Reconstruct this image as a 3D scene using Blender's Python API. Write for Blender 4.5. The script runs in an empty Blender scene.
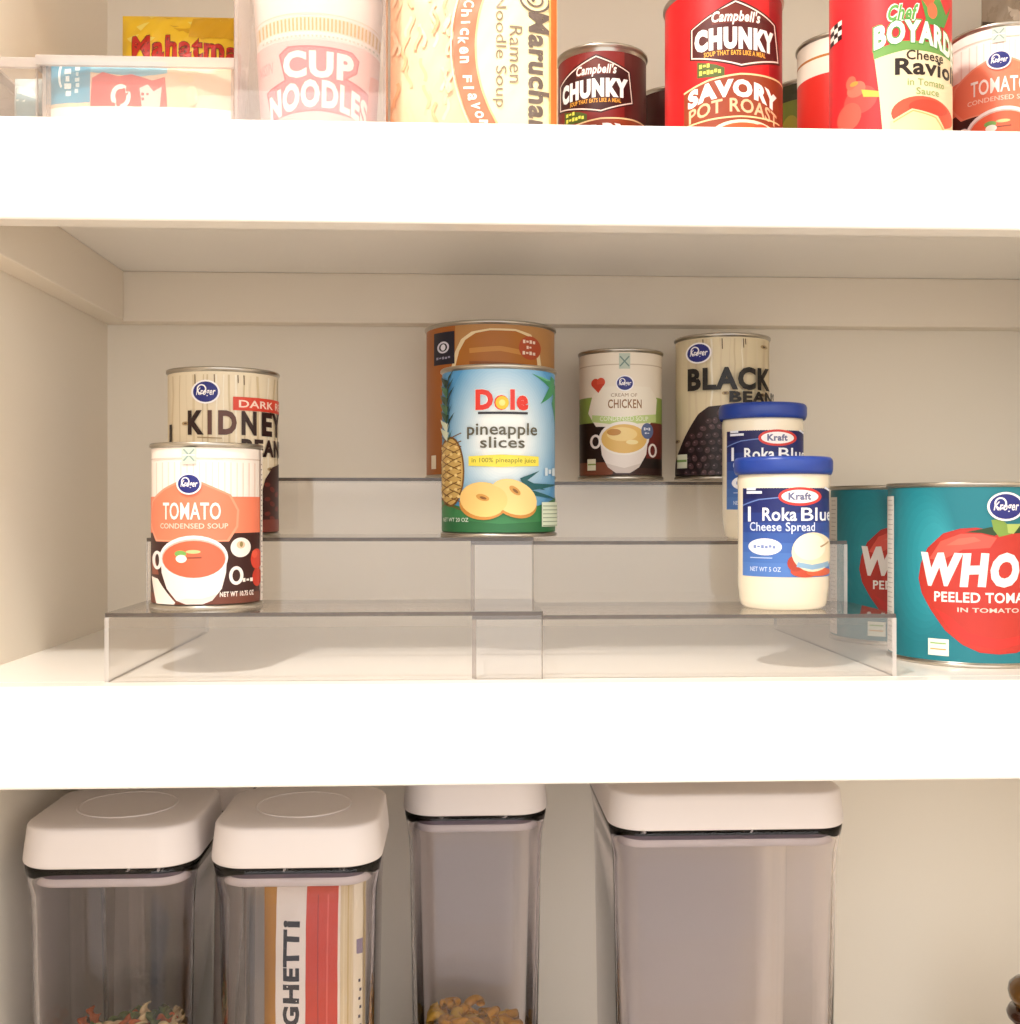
import bpy, bmesh, math, random
from math import sin, cos, tan, atan, atan2, asin, pi, radians
from mathutils import Vector, Matrix
random.seed(7)
SC = bpy.context.scene
COL = SC.collection
MM = 0.001
EYE = 1.50                      # camera height
YAW = radians(2.5)
F = 1100.0                      # focal length in pixels of a 1020 wide frame
HOR = 505.0

# ------------------------------------------------------------------ materials
def lin(h):
    h = h.lstrip('#')
    c = [int(h[i:i+2], 16)/255 for i in (0, 2, 4)]
    return tuple(x/12.92 if x <= .04045 else ((x+.055)/1.055)**2.4 for x in c) + (1,)

_mats = {}
def mat(name, col, rough=.5, metal=0, spec=.5, coat=0, bump=None):
    if name in _mats: return _mats[name]
    m = bpy.data.materials.new(name); m.use_nodes = True
    nt = m.node_tree; b = nt.nodes['Principled BSDF']
    b.inputs['Base Color'].default_value = lin(col) if isinstance(col, str) else tuple(col)+(1,)
    b.inputs['Roughness'].default_value = rough
    b.inputs['Metallic'].default_value = metal
    b.inputs['Specular IOR Level'].default_value = spec
    b.inputs['Coat Weight'].default_value = coat
    if bump:
        sc, st = bump
        tc = nt.nodes.new('ShaderNodeTexCoord'); n = nt.nodes.new('ShaderNodeTexNoise')
        n.inputs['Scale'].default_value = sc; n.inputs['Detail'].default_value = 4
        bp = nt.nodes.new('ShaderNodeBump'); bp.inputs['Strength'].default_value = st; bp.inputs['Distance'].default_value = .002
        nt.links.new(tc.outputs['Object'], n.inputs['Vector'])
        nt.links.new(n.outputs['Fac'], bp.inputs['Height'])
        nt.links.new(bp.outputs['Normal'], b.inputs['Normal'])
    _mats[name] = m
    return m

def ink(h, rough=.42):
    return mat('ink_'+h.lstrip('#').lower()+('' if rough == .42 else '_g'), h, rough, spec=.4)

def clear(name, tint, haze=0.0, hazecol=(.9, .88, .86), rough=.02, k=1.0, f0=.04):
    """thin clear plastic: absorbs along the path through the sheet, reflects by Schlick"""
    m = bpy.data.materials.new(name); m.use_nodes = True
    nt = m.node_tree; nt.nodes.clear(); N = nt.nodes.new; L = nt.links.new
    out = N('ShaderNodeOutputMaterial')
    lw = N('ShaderNodeLayerWeight'); lw.inputs['Blend'].default_value = .5
    p5 = N('ShaderNodeMath'); p5.operation = 'POWER'; p5.inputs[1].default_value = 5
    L(lw.outputs['Facing'], p5.inputs[0])
    fr = N('ShaderNodeMath'); fr.operation = 'MULTIPLY_ADD'; fr.inputs[1].default_value = 1-f0; fr.inputs[2].default_value = f0
    L(p5.outputs[0], fr.inputs[0])
    # path length 1/cos
    c1 = N('ShaderNodeMath'); c1.operation = 'SUBTRACT'; c1.inputs[0].default_value = 1.0
    L(lw.outputs['Facing'], c1.inputs[1])
    c2 = N('ShaderNodeMath'); c2.operation = 'MAXIMUM'; c2.inputs[1].default_value = .05
    L(c1.outputs[0], c2.inputs[0])
    inv = N('ShaderNodeMath'); inv.operation = 'DIVIDE'; inv.inputs[0].default_value = k
    L(c2.outputs[0], inv.inputs[1])
    comb = N('ShaderNodeCombineColor')
    for i in range(3):
        pw = N('ShaderNodeMath'); pw.operation = 'POWER'; pw.inputs[0].default_value = tint[i]
        L(inv.outputs[0], pw.inputs[1]); L(pw.outputs[0], comb.inputs[i])
    tr = N('ShaderNodeBsdfTransparent'); L(comb.outputs[0], tr.inputs['Color'])
    gl = N('ShaderNodeBsdfGlossy'); gl.inputs['Roughness'].default_value = rough
    gl.inputs['Color'].default_value = (.95, .95, .95, 1)
    base = tr
    if haze > 0:
        df = N('ShaderNodeBsdfDiffuse'); df.inputs['Color'].default_value = tuple(hazecol)+(1,)
        tl = N('ShaderNodeBsdfTranslucent'); tl.inputs['Color'].default_value = tuple(hazecol)+(1,)
        m0 = N('ShaderNodeMixShader'); m0.inputs[0].default_value = .5
        L(df.outputs[0], m0.inputs[1]); L(tl.outputs[0], m0.inputs[2])
        mh = N('ShaderNodeMixShader'); mh.inputs[0].default_value = haze
        L(tr.outputs[0], mh.inputs[1]); L(m0.outputs[0], mh.inputs[2]); base = mh
    mx = N('ShaderNodeMixShader')
    L(fr.outputs[0], mx.inputs[0]); L(base.outputs[0], mx.inputs[1]); L(gl.outputs[0], mx.inputs[2])
    L(mx.outputs[0], out.inputs['Surface'])
    return m

M_TIN = mat('tin', (.50, .46, .40), .3, 1.0, bump=(60, .05))
M_SHELF = mat('white_gloss_paint', '#FAF5EE', .16, spec=.5, bump=(35, .02))
M_WALL = mat('cream_wall_paint', '#F0E6D6', .6, spec=.3, bump=(90, .05))
M_CLEAT = mat('cream_gloss_paint', '#EFE3D2', .4, spec=.4, bump=(50, .03))
M_FLOOR = mat('pale_floor', '#B9A58C', .5, bump=(20, .1))
M_CEIL = mat('ceiling_paint', '#EFE9E0', .8)
M_ACR = clear('clear_acrylic', (.993, .99, .988), haze=.015, hazecol=(.85, .8, .76))
M_ACR_EDGE = clear('acrylic_edge', (.45, .41, .39), haze=.5, hazecol=(.20, .17, .15))  # dark line of refraction along the sheet edges, put into the colour
M_ACR_LIT = clear('acrylic_lit_edge', (.95, .93, .92), haze=.6, hazecol=(.97, .94, .91))  # edges that catch the light, their brightness put into the pale haze
M_ACR_CUT = clear('acrylic_cut_edge', (.7, .66, .64), haze=.4, hazecol=(.6, .54, .5))
M_BIN = clear('bin_plastic', (.97, .96, .955), haze=.11, hazecol=(.95, .9, .87))  # pale haze stands in for bright reflections on the panels
M_BIN_EDGE = clear('bin_rim', (.8, .75, .72), haze=.5, hazecol=(.9, .84, .8))
M_CAN = clear('canister_plastic', (.965, .945, .955), haze=.0, k=.7)
def glass(name, col, rough=0.0, ior=1.40):
    m = bpy.data.materials.new(name); m.use_nodes = True; nt = m.node_tree; nt.nodes.clear()
    g = nt.nodes.new('ShaderNodeBsdfGlass'); g.inputs['Color'].default_value = tuple(col)+(1,); g.inputs['IOR'].default_value = ior; g.inputs['Roughness'].default_value = rough
    o = nt.nodes.new('ShaderNodeOutputMaterial'); nt.links.new(g.outputs[0], o.inputs['Surface']); return m
M_CAN = glass('canister_plastic', (.99, .975, .984))
M_LID = mat('white_lid_plastic', '#E6DCD8', .5, spec=.3)
M_GASK = mat('grey_gasket', '#665662', .45)
M_PLATE = mat('seal_plate', '#DDD2CF', .4)
M_BLUELID = mat('blue_lid_plastic', '#1A3C94', .35)
M_CREAM = mat('cheese_spread', '#EFE3CB', .25, coat=.6)

# ------------------------------------------------------------------ mesh helpers
def link(name, me, parent=None, smooth=False):
    o = bpy.data.objects.new(name, me); COL.objects.link(o)
    if parent is not None: o.parent = parent
    if smooth:
        for p in me.polygons: p.use_smooth = True
    return o

def mesh(name, verts, faces, mats, idx=None, parent=None, smooth=False):
    me = bpy.data.meshes.new(name); me.from_pydata([tuple(v) for v in verts], [], faces)
    for m in (mats if isinstance(mats, (list, tuple)) else [mats]): me.materials.append(m)
    if idx: me.polygons.foreach_set('material_index', idx)
    me.update()
    return link(name, me, parent, smooth)

def fixn(o):
    bm = bmesh.new(); bm.from_mesh(o.data); bmesh.ops.recalc_face_normals(bm, faces=bm.faces[:]); bm.to_mesh(o.data); bm.free()
    return o

def tag(o, label, cat, group=None, kind=None):
    o['label'] = label
    if cat: o['category'] = cat
    if group: o['group'] = group
    if kind: o['kind'] = kind
    return o

def thing(name, label, cat, loc, rz=0, group=None):
    o = bpy.data.objects.new(name, None); COL.objects.link(o)
    o.empty_display_size = .02
    o.location = loc; o.rotation_euler = (0, 0, rz)
    return tag(o, label, cat, group)

def boxes(name, lst, m, parent=None, bev=0.0):
    """several touching boxes as one mesh: (x0,x1,y0,y1,z0,z1) in metres"""
    bm = bmesh.new()
    for (x0, x1, y0, y1, z0, z1) in lst:
        r = bmesh.ops.create_cube(bm, size=1)
        for v in r['verts']:
            v.co = Vector(((x0+x1)/2+v.co.x*(x1-x0), (y0+y1)/2+v.co.y*(y1-y0), (z0+z1)/2+v.co.z*(z1-z0)))
    if bev:
        bmesh.ops.bevel(bm, geom=bm.edges[:], offset=bev, segments=2, affect='EDGES', profile=.5)
    me = bpy.data.meshes.new(name); bm.to_mesh(me); bm.free(); me.materials.append(m)
    return link(name, me, parent)

def panel(name, x0, x1, y0, y1, z0, z1, parent, face_m, edge_m, thin, lit=None):
    """one acrylic sheet; its narrow faces use the edge material. thin: axis of the sheet's thickness"""
    v = [(x, y, z) for x in (x0, x1) for y in (y0, y1) for z in (z0, z1)]
    f = [(0, 1, 3, 2), (4, 6, 7, 5), (0, 4, 5, 1), (2, 3, 7, 6), (0, 2, 6, 4), (1, 5, 7, 3)]
    ax = [0, 0, 1, 1, 2, 2]
    idx = [0 if a == thin else 1 for a in ax]
    return mesh(name, v, f, [face_m, edge_m], idx, parent)

def lathe(name, prof, m, parent=None, n=96, smooth=True, z0=0):
    """prof: (r,z) in mm, from one axis end to the other"""
    V = []; Fc = []; rings = []
    for r, z in prof:
        if r < 1e-6:
            rings.append([len(V)]); V.append((0, 0, z*MM+z0))
        else:
            rings.append(list(range(len(V), len(V)+n)))
            for k in range(n):
                a = 2*pi*k/n; V.append((r*MM*cos(a), r*MM*sin(a), z*MM+z0))
    for A, B in zip(rings, rings[1:]):
        for k in range(n):
            k2 = (k+1) % n
            a = (A[k % len(A)], A[k2 % len(A)], B[k2 % len(B)], B[k % len(B)])
            q = []
            for t in a:
                if t not in q: q.append(t)
            if len(q) >= 3: Fc.append(q)
    return fixn(mesh(name, V, Fc, m, None, parent, smooth))

def rsq(h, c, z, n=10, hy=None, cx=0, cy=0):
    """rounded square ring, half width h, corner radius c (mm)"""
    hy = hy or h
    pts = []
    for q, (sx, sy) in enumerate(((1, 1), (-1, 1), (-1, -1), (1, -1))):
        for k in range(n+1):
            a = pi/2*(q + k/n)
            pts.append(((cx+sx*(h-c)+c*cos(a))*MM, (cy+sy*(hy-c)+c*sin(a))*MM, z*MM))
    return pts

def loft(name, rings, m, parent=None, cap0=True, cap1=True, smooth=True, closed=False):
    V = []; Fc = []; n = len(rings[0])
    for r in rings: V += r
    R = len(rings)
    for i in range(R if closed else R-1):
        j = (i+1) % R
        for k in range(n):
            k2 = (k+1) % n
            Fc.append((i*n+k, i*n+k2, j*n+k2, j*n+k))
    if not closed:
        if cap0: Fc.append(tuple(range(n))[::-1])
        if cap1: Fc.append(tuple(range((R-1)*n, R*n)))
    return fixn(mesh(name, V, Fc, m, None, parent, smooth))

# ------------------------------------------------------------------ photo frame -> shelf space
def X_at(px, D): return D*tan(YAW + atan((px-510)/F))
def at(px, D, up): return (X_at(px, D), D, EYE+up*MM)

# ------------------------------------------------------------------ text
_tc = {}
def text_geo(s, bold=0.0, shear=0.0):
    key = (s, bold, shear)
    if key in _tc: return _tc[key]
    cu = bpy.data.curves.new('lettering', 'FONT'); cu.body = s; cu.size = 1; cu.offset = bold; cu.shear = shear; cu.space_character = 1+bold*2.6
    cu.resolution_u = 3; cu.fill_mode = 'FRONT'
    o = bpy.data.objects.new('lettering', cu); COL.objects.link(o)
    dg = bpy.context.evaluated_depsgraph_get()
    me = bpy.data.meshes.new_from_object(o.evaluated_get(dg))
    V = [(v.co.x, v.co.y) for v in me.vertices]; Fc = [tuple(p.vertices) for p in me.polygons]
    bpy.data.objects.remove(o); bpy.data.meshes.remove(me); bpy.data.curves.remove(cu)
    x0 = min(v[0] for v in V); x1 = max(v[0] for v in V); y0 = min(v[1] for v in V); y1 = max(v[1] for v in V)
    V = [((x-x0)/(x1-x0), (y-y0)/(y1-y0)) for x, y in V]
    _tc[key] = (V, Fc)
    return _tc[key]

class Print:
    """flat artwork laid on a surface. U,V turn drawing coordinates into mm on the surface;
    wrap(u,v,off) turns these into a point"""
    def __init__(s, U, V, wrap, ulim, vlim, step=1.5, stepv=None, lay=.015):
        s.U, s.V, s.wrap, s.ulim, s.vlim, s.step, s.stepv, s.lay = U, V, wrap, ulim, vlim, step, stepv, lay
        s.verts = []; s.faces = []; s.idx = []; s.mats = []; s.n = 0
    def raw(s, pts, faces, col):
        bm = bmesh.new()
        vs = [bm.verts.new((x, y, 0)) for x, y in pts]
        for f in faces:
            try: bm.faces.new([vs[i] for i in f])
            except ValueError: pass
        def cut(co, no, clear=False):
            bmesh.ops.bisect_plane(bm, geom=bm.verts[:]+bm.edges[:]+bm.faces[:], plane_co=co, plane_no=no, clear_outer=clear, dist=1e-6)
        xs = [p[0] for p in pts]; ys = [p[1] for p in pts]
        a, b = s.ulim; c, d = s.vlim
        if max(xs) > b: cut((b, 0, 0), (1, 0, 0), True)
        if min(xs) < a: cut((a, 0, 0), (-1, 0, 0), True)
        if max(ys) > d: cut((0, d, 0), (0, 1, 0), True)
        if min(ys) < c: cut((0, c, 0), (0, -1, 0), True)
        k = math.ceil(max(min(xs), a)/s.step+1e-6)
        while k*s.step < min(max(xs), b)-1e-6:
            cut((k*s.step, 0, 0), (1, 0, 0)); k += 1
        if s.stepv:
            k = math.ceil(max(min(ys), c)/s.stepv+1e-6)
            while k*s.stepv < min(max(ys), d)-1e-6:
                cut((0, k*s.stepv, 0), (0, 1, 0)); k += 1
        m = ink(col) if isinstance(col, str) else col
        if m not in s.mats: s.mats.append(m)
        mi = s.mats.index(m); off = s.n*s.lay; s.n += 1
        base = len(s.verts); bm.verts.index_update()
        for v in bm.verts: s.verts.append(s.wrap(v.co.x, v.co.y, off))
        for f in bm.faces:
            if f.calc_area() < 1e-9: continue
            ids = [base+v.index for v in f.verts]
            nz = f.normal.z
            if nz < 0: ids = ids[::-1]
            s.faces.append(ids); s.idx.append(mi)
        bm.free()
    def poly(s, col, pts):
        s.raw([(s.U(x), s.V(y)) for x, y in pts], [tuple(range(len(pts)))], col)
    def rect(s, col, x0, y0, x1, y1):
        s.poly(col, [(x0, y0), (x1, y0), (x1, y1), (x0, y1)])
    def all(s, col):
        a, b = s.ulim; c, d = s.vlim
        s.raw([(a, c), (b, c), (b, d), (a, d)], [(0, 1, 2, 3)], col)
    def ell(s, col, cx, cy, rx, ry, n=28, rot=0):
        P = []
        for k in range(n):
            a = 2*pi*k/n; x = rx*cos(a); y = ry*sin(a)
            P.append((cx+x*cos(rot)-y*sin(rot), cy+x*sin(rot)+y*cos(rot)))
        s.poly(col, P)
    def ring(s, col, cx, cy, rx, ry, t, n=32, a0=0, a1=2*pi):
        pts = []; fs = []
        for k in range(n+1):
            a = a0+(a1-a0)*k/n
            pts.append((s.U(cx+rx*cos(a)), s.V(cy+ry*sin(a)))); pts.append((s.U(cx+(rx-t)*cos(a)), s.V(cy+(ry-t)*sin(a))))
        for k in range(n): fs.append((2*k, 2*k+1, 2*k+3, 2*k+2))
        s.raw(pts, fs, col)
    def line(s, col, pts, w):
        P = []; fs = []
        for i, (x, y) in enumerate(pts):
            a = pts[max(i-1, 0)]; b = pts[min(i+1, len(pts)-1)]
            dx, dy = b[0]-a[0], b[1]-a[1]; l = math.hypot(dx, dy) or 1
            nx, ny = -dy/l*w/2, dx/l*w/2
            P.append((s.U(x+nx), s.V(y+ny))); P.append((s.U(x-nx), s.V(y-ny)))
        for i in range(len(pts)-1): fs.append((2*i, 2*i+1, 2*i+3, 2*i+2))
        s.raw(P, fs, col)
    def text(s, col, t, x0, y0, x1, y1, bold=0.0, shear=0.0, rot=None, warp=None, outline=None, ow=.05):
        """fits the lettering in the drawing box x0..x1, y0 (top)..y1 (bottom)"""
        if outline:
            e = ow*(y1-y0) if rot is None else ow*(x1-x0)
            s.text(outline, t, x0-e, y0-e, x1+e, y1+e, bold+ow*.8, shear, rot, warp)
        V, Fc = text_geo(t, bold, shear)
        P = []
        ua, ub, va, vb = s.U(x0), s.U(x1), s.V(y1), s.V(y0)
        for x, y in V:
            if rot == 'cw': u, v = ua+(ub-ua)*y, vb-(vb-va)*x
            elif rot == 'ccw': u, v = ub-(ub-ua)*y, va+(vb-va)*x
            else: u, v = ua+(ub-ua)*x, va+(vb-va)*y
            if warp: u, v = warp(u, v)
            P.append((u, v))
        s.raw(P, Fc, col)
    def small(s, col, x0, y0, x1, y1, n=4, vert=False):
        L = y1-y0 if vert else x1-x0
        for i in range(n):
            a, b = i*L/n, (i+.72)*L/n
            if vert: s.rect(col, x0+(i % 2)*(x1-x0)*.2, y0+a, x1-(i % 3 == 1)*(x1-x0)*.25, y0+b)
            else: s.rect(col, x0+a, y0+(i % 2)*(y1-y0)*.2, x0+b, y1-(i % 3 == 1)*(y1-y0)*.25)
    def build(s, name, parent):
        return mesh(name, s.verts, s.faces, s.mats, s.idx, parent)

def geo(px, D, up, r, H):
    x = X_at(px, D); zc = x*sin(YAW)+D*cos(YAW)
    zf = zc-r*MM
    return (px, r*MM*F/zc, HOR-(up+H)*MM*F/zf, HOR-up*MM*F/zf, r, H)
def can_print(c, R, yt, yb, r, H, m=3.2):
    rl = r-1.25
    def U(px):
        t = (px-c)/R
        if t > .96: return rl*(asin(.96)+(t-.96)*2.2)
        if t < -.96: return rl*(-asin(.96)+(t+.96)*2.2)
        return rl*asin(t)
    def V(py): return H*(yb-py)/(yb-yt)
    def wrap(u, v, off):
        a = u/rl; q = (rl+off)*MM
        return (q*sin(a), -q*cos(a), v*MM)
    return Print(U, V, wrap, (-pi*rl+.01, pi*rl-.01), (m, H-m))

def can_body(parent, r, H, tin=None):
    R = r
    prof = [(0, H-3.5), (R-6, H-3.5), (R-5.4, H-3.9), (R-3.4, H-3.9), (R-2.7, H-3.2), (R-2.3, H-.5), (R-1.7, H), (R-.5, H), (R, H-.5), (R, H-1.9), (R-.4, H-2.3),
            (R-1.2, H-2.7), (R-1.5, H-3.3), (R-1.5, 3.3), (R-1.2, 2.7), (R-.4, 2.3), (R, 1.9), (R, .5), (R-.5, 0), (R-1.7, 0), (R-2.3, .6), (R-2.7, 2.4), (R-4, 2.6), (0, 2.6)]
    return lathe('can_body', prof, tin or M_TIN, parent)

def new_can(name, label, cat, px, D, up, r, H, group=None, turn=0.0):
    loc = at(px, D, up)
    t = thing(name, label, cat, loc, -atan2(loc[0], D)+turn, group)
    can_body(t, r, H)
    return t

# ------------------------------------------------------------------ setting
SHELF_FRONT = .630; BACK = .930; LEFT = -.295; RIGHT = .515
def struct(name, lst, m, label=None, bev=0):
    o = boxes(name, lst, m, None, bev); o['kind'] = 'structure'
    return o
struct('floor', [(-1.6, 1.8, -1.2, BACK+.1, -.05, 0)], M_FLOOR)
struct('wall_back', [(LEFT-.1, RIGHT+.1, BACK, BACK+.1, 0, 2.45)], M_WALL)
struct('wall_left', [(LEFT-.1, LEFT, .15, BACK, 0, 2.45)], M_WALL)
struct('wall_right', [(RIGHT, RIGHT+.1, .15, BACK, 0, 2.45)], M_WALL)
struct('ceiling', [(-1.6, 1.8, -1.2, BACK+.1, 2.45, 2.5)], M_CEIL)

T_MID, T_TOP, T_LOW = -102.5, 219.0, -517.0
def shelf(name, label, top):
    z = EYE+top*MM
    t = thing(name, label, 'shelf', ((LEFT+RIGHT)/2, (SHELF_FRONT+BACK)/2, z-.058))
    ox, oy, oz = t.location
    boxes('shelf_board', [(LEFT-ox, RIGHT-ox, SHELF_FRONT+.018-oy, BACK-oy, z-.028-oz, z-oz)], M_SHELF, t)
    boxes('front_trim', [(LEFT-ox, RIGHT-ox, SHELF_FRONT-oy, SHELF_FRONT+.018-oy, z-.058-oz, z-oz)], M_SHELF, t, .0015)
    return t
shelf('pantry_shelf', 'upper white painted pantry shelf holding noodles and red soup cans', T_TOP)
shelf('pantry_shelf', 'middle white painted pantry shelf carrying the clear stepped risers', T_MID)
shelf('pantry_shelf', 'topmost white painted pantry shelf, above the noodles and red cans', 540)
shelf('pantry_shelf', 'lower white painted pantry shelf under the tall clear canisters', T_LOW)
k = 0
for top in (T_TOP, T_MID):
    zt = EYE+(top-28)*MM
    k += 1; struct('trim_%d' % k, [(LEFT, RIGHT, BACK-.019, BACK, zt-.041, zt)], M_CLEAT, bev=.001)
    k += 1; struct('trim_%d' % k, [(LEFT, LEFT+.019, .652, BACK-.019, zt-.041, zt)], M_CLEAT, bev=.001)
    k += 1; struct('trim_%d' % k, [(RIGHT-.019, RIGHT, .652, BACK-.019, zt-.041, zt)], M_CLEAT, bev=.001)

# ------------------------------------------------------------------ clear stepped risers
Z1, Z2, Z3, ZB = .645, .729, .812, .896
UP = (-62.5, -21.5, 20.0)
def riser(label, x0, x1, dz, dy, end):
    """three stepped sheets with fronts and one stepped end plate"""
    base = T_MID
    t = thing('shelf_riser', label, 'shelf riser', ((x0+x1)/2, (Z1+ZB)/2, EYE+base*MM))
    ox, oy, oz = t.location
    th = .0024
    for i, (ya, yb) in enumerate(((Z1, Z2), (Z2, Z3), (Z3, ZB))):
        zt = EYE+(UP[i]-dz)*MM
        zb = EYE+base*MM if i == 0 else EYE+(UP[i-1]-dz)*MM
        panel('step_tread', x0-ox, x1-ox, ya+dy-oy, yb+dy-oy, zt-th-oz, zt-oz, t, M_ACR, M_ACR_EDGE, 2)
        # upright sheet, its open end cut at a slant so that the cut edge shows from the front
        cl, cr = (0, th*.3) if end < 0 else (th*1.1, 0)
        a, b, c_, d = x0-ox, x1-ox, ya+dy-oy, ya+dy+th-oy
        z0, z1 = zb-oz, zt-th-oz
        foot = [(a+cl, c_), (b-cr, c_), (b, d), (a, d)]
        V = [(x, y, z) for z in (z0, z1) for x, y in foot]
        Fq = [(0, 1, 5, 4), (2, 3, 7, 6), (1, 2, 6, 5), (3, 0, 4, 7), (3, 2, 1, 0), (4, 5, 6, 7)]
        mesh('step_riser', V, Fq, [M_ACR, M_ACR_LIT, M_ACR_CUT], [0, 0, 2, 2, 1, 1] if end < 0 else [0, 0, 1, 2, 1, 1], t)
    # end plate: stepped outline, extruded
    xa, xb = (x0, x0+th) if end < 0 else (x1-th, x1)
    prof = [(Z1, base), (Z1, UP[0]-dz), (Z2, UP[0]-dz), (Z2, UP[1]-dz), (Z3, UP[1]-dz), (Z3, UP[2]-dz), (ZB, UP[2]-dz), (ZB, base)]
    e = .0003
    V = []
    for x in (xa, xb):
        for (y, u) in prof: V.append((x-ox+(-e if end < 0 else e), y+dy-oy, EYE+u*MM-oz+(0 if u == base else -th-.0001)))
    n = len(prof)
    Fc = [tuple(range(n)), tuple(range(2*n-1, n-1, -1))]; idx = [0, 0]
    for k in range(n):
        Fc.append((k, (k+1) % n, n+(k+1) % n, n+k)); idx.append(1)
    mesh('end_plate', V, Fc, [M_ACR, M_ACR_LIT], idx, t)
    return t
XL = X_at(105, Z1); XR = X_at(898, Z1)
riser('left half of the clear three step acrylic riser, under the tomato soup can', XL, X_at(543, Z1), 0, 0, -1)
riser('right half of the clear three step acrylic riser, under the cheese spread jars', X_at(472, Z1), XR, 2.6, .003, 1)

# ------------------------------------------------------------------ artwork helpers
def oval_logo(P, cx, cy, rx, ry):
    P.ell('#F7F1F0', cx, cy, rx, ry); P.ell('#262A78', cx, cy, rx*.87, ry*.86)
    P.ring('#F7F1F0', cx-rx*.28, cy-ry*.22, rx*.34, ry*.42, rx*.10, 20)
    P.text('#F7F1F0', 'Kroger', cx-rx*.66, cy-ry*.34, cx+rx*.70, cy+ry*.46, .018, .25)

def wood(P, x0, x1, y0, y1, seed, cols=('#D8C5A3', '#CFBB97', '#EFE4CE', '#E0CFB0')):
    rd = random.Random(seed)
    x = x0
    while x < x1:
        w = rd.uniform(1.5, 5)
        pts = [(x+rd.uniform(-.8, .8), y0+(y1-y0)*i/8) for i in range(9)]
        P.line(rd.choice(cols), pts, w*.5); x += w+rd.uniform(2, 6)
    for i in range(5):
        cx = rd.uniform(x0, x1); cy = rd.uniform(y0, y1)
        P.ell('#B59A6E', cx, cy, 3.5, 2); P.ell('#5A4330', cx, cy, 1.5, .9)
    for i in range(4):
        cx = rd.uniform(x0, x1); P.line('#6B5238', [(cx, y0), (cx+.4, y0+rd.uniform(5, 14))], .9)

def tomato_soup(P):
    # drawn in a frame of centre 207, radius 55, rims 443 and 603
    P.all('#F8ECE2')
    for i in range(22): P.line('#EFD6C8', [(146+i*6, 462), (146+i*6, 500)], 1.1)
    P.line('#DCC9BA', [(80, 458.5), (330, 458.5)], 1.2)
    P.rect('#3B1A16', 140, 530, 259, 604)
    P.rect('#EE8262', 70, 495, 259.5, 530)
    badge = [(153, 500), (166, 487), (178, 481), (202, 481), (230, 493), (238, 508), (237, 524), (228, 538), (158, 538), (150, 520)]
    P.poly('#F29A7C', badge)
    P.poly('#EE8262', [(190+(x-190)*.955, 511+(y-511)*.94) for x, y in badge])
    P.rect('#6E3B2C', 130, 588, 259.3, 604)
    P.poly('#F2E6DC', [(153, 572), (160, 574), (177, 596), (172, 604), (160, 604)])
    P.poly('#8A4A36', [(153, 552), (158, 556), (161, 570), (154, 570)])
    P.ell('#F3E9E0', 239.5, 544, 10, 9.5); P.ell('#DDBFA0', 239.5, 541.5, 4.2, 3.6); P.ell('#8E7E4C', 240, 541, 1.6, 2.6)
    P.ell('#D5402B', 255.5, 556, 6, 10); P.ell('#E4593F', 253.5, 551, 3, 4); P.ell('#C6351F', 256, 574, 5, 9)
    P.ring('#F3E9E4', 235, 571, 7, 9, 3.2); P.ring('#F3E9E4', 159.5, 556, 5, 9, 3)
    P.poly('#F1E5E0', [(163, 552), (164, 568), (169, 583), (178, 594), (187, 597.5), (203, 597.5), (212, 594), (221, 583), (225, 568), (226, 552)])
    P.poly('#E2D2CC', [(178, 594), (187, 597.5), (203, 597.5), (212, 594), (217, 588), (203, 592), (187, 592)])
    P.ell('#F6EEEA', 194.5, 553, 32.5, 21); P.ell('#D9B9AC', 194.5, 554, 30.4, 18.6); P.ell('#E9694A', 194.6, 554.6, 29.6, 17.6)
    P.line('#8A4B35', [(186, 553.5), (202, 553)], 1.6); P.ell('#7FAE5C', 182, 549.5, 5.6, 3.2); P.ell('#F6F0E6', 182.8, 554.2, 5.2, 3.8); P.ell('#B7C98C', 194, 547.5, 7, 1.8)
    P.text('#FBF2EA', 'TOMATO', 165.5, 500.5, 220, 517, .018)
    P.text('#FCD9C6', 'CONDENSED SOUP', 163, 520.5, 227, 525.5, .01)
    P.rect('#C9D2C4', 183.5, 447, 196.5, 464); P.line('#8FA39A', [(185, 450), (195, 461)], 1.4); P.line('#8FA39A', [(195, 450), (185, 461)], 1.4); P.line('#F4F0E6', [(184, 455.5), (196, 455.5)], 1)
    P.text('#F4E7DD', 'NET WT 10.75 OZ', 219, 586, 252, 591, .03); P.small('#F4E7DD', 241, 574, 252, 577.5, 3)
    P.rect('#F8ECE2', 259.3, 446, 268, 604)
    for i in range(26):
        P.rect('#5B4A48', 259.9, 462+i*5.1, 261.4, 463.2+i*5.1)
    oval_logo(P, 190.3, 483, 11.6, 10.2)

# ------------------------------------------------------------------ cans on the risers
G_T = 'tomato soup cans'
c = new_can('soup_can', 'tomato soup can on the lowest riser step, in front of the kidney beans', 'soup can', 207, .694, UP[0], 34.2, 100)
P = can_print(207, 55, 443, 603, 34.2, 100); tomato_soup(P); lab_ts = P.build('label', c)
SOUP = c

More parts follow.
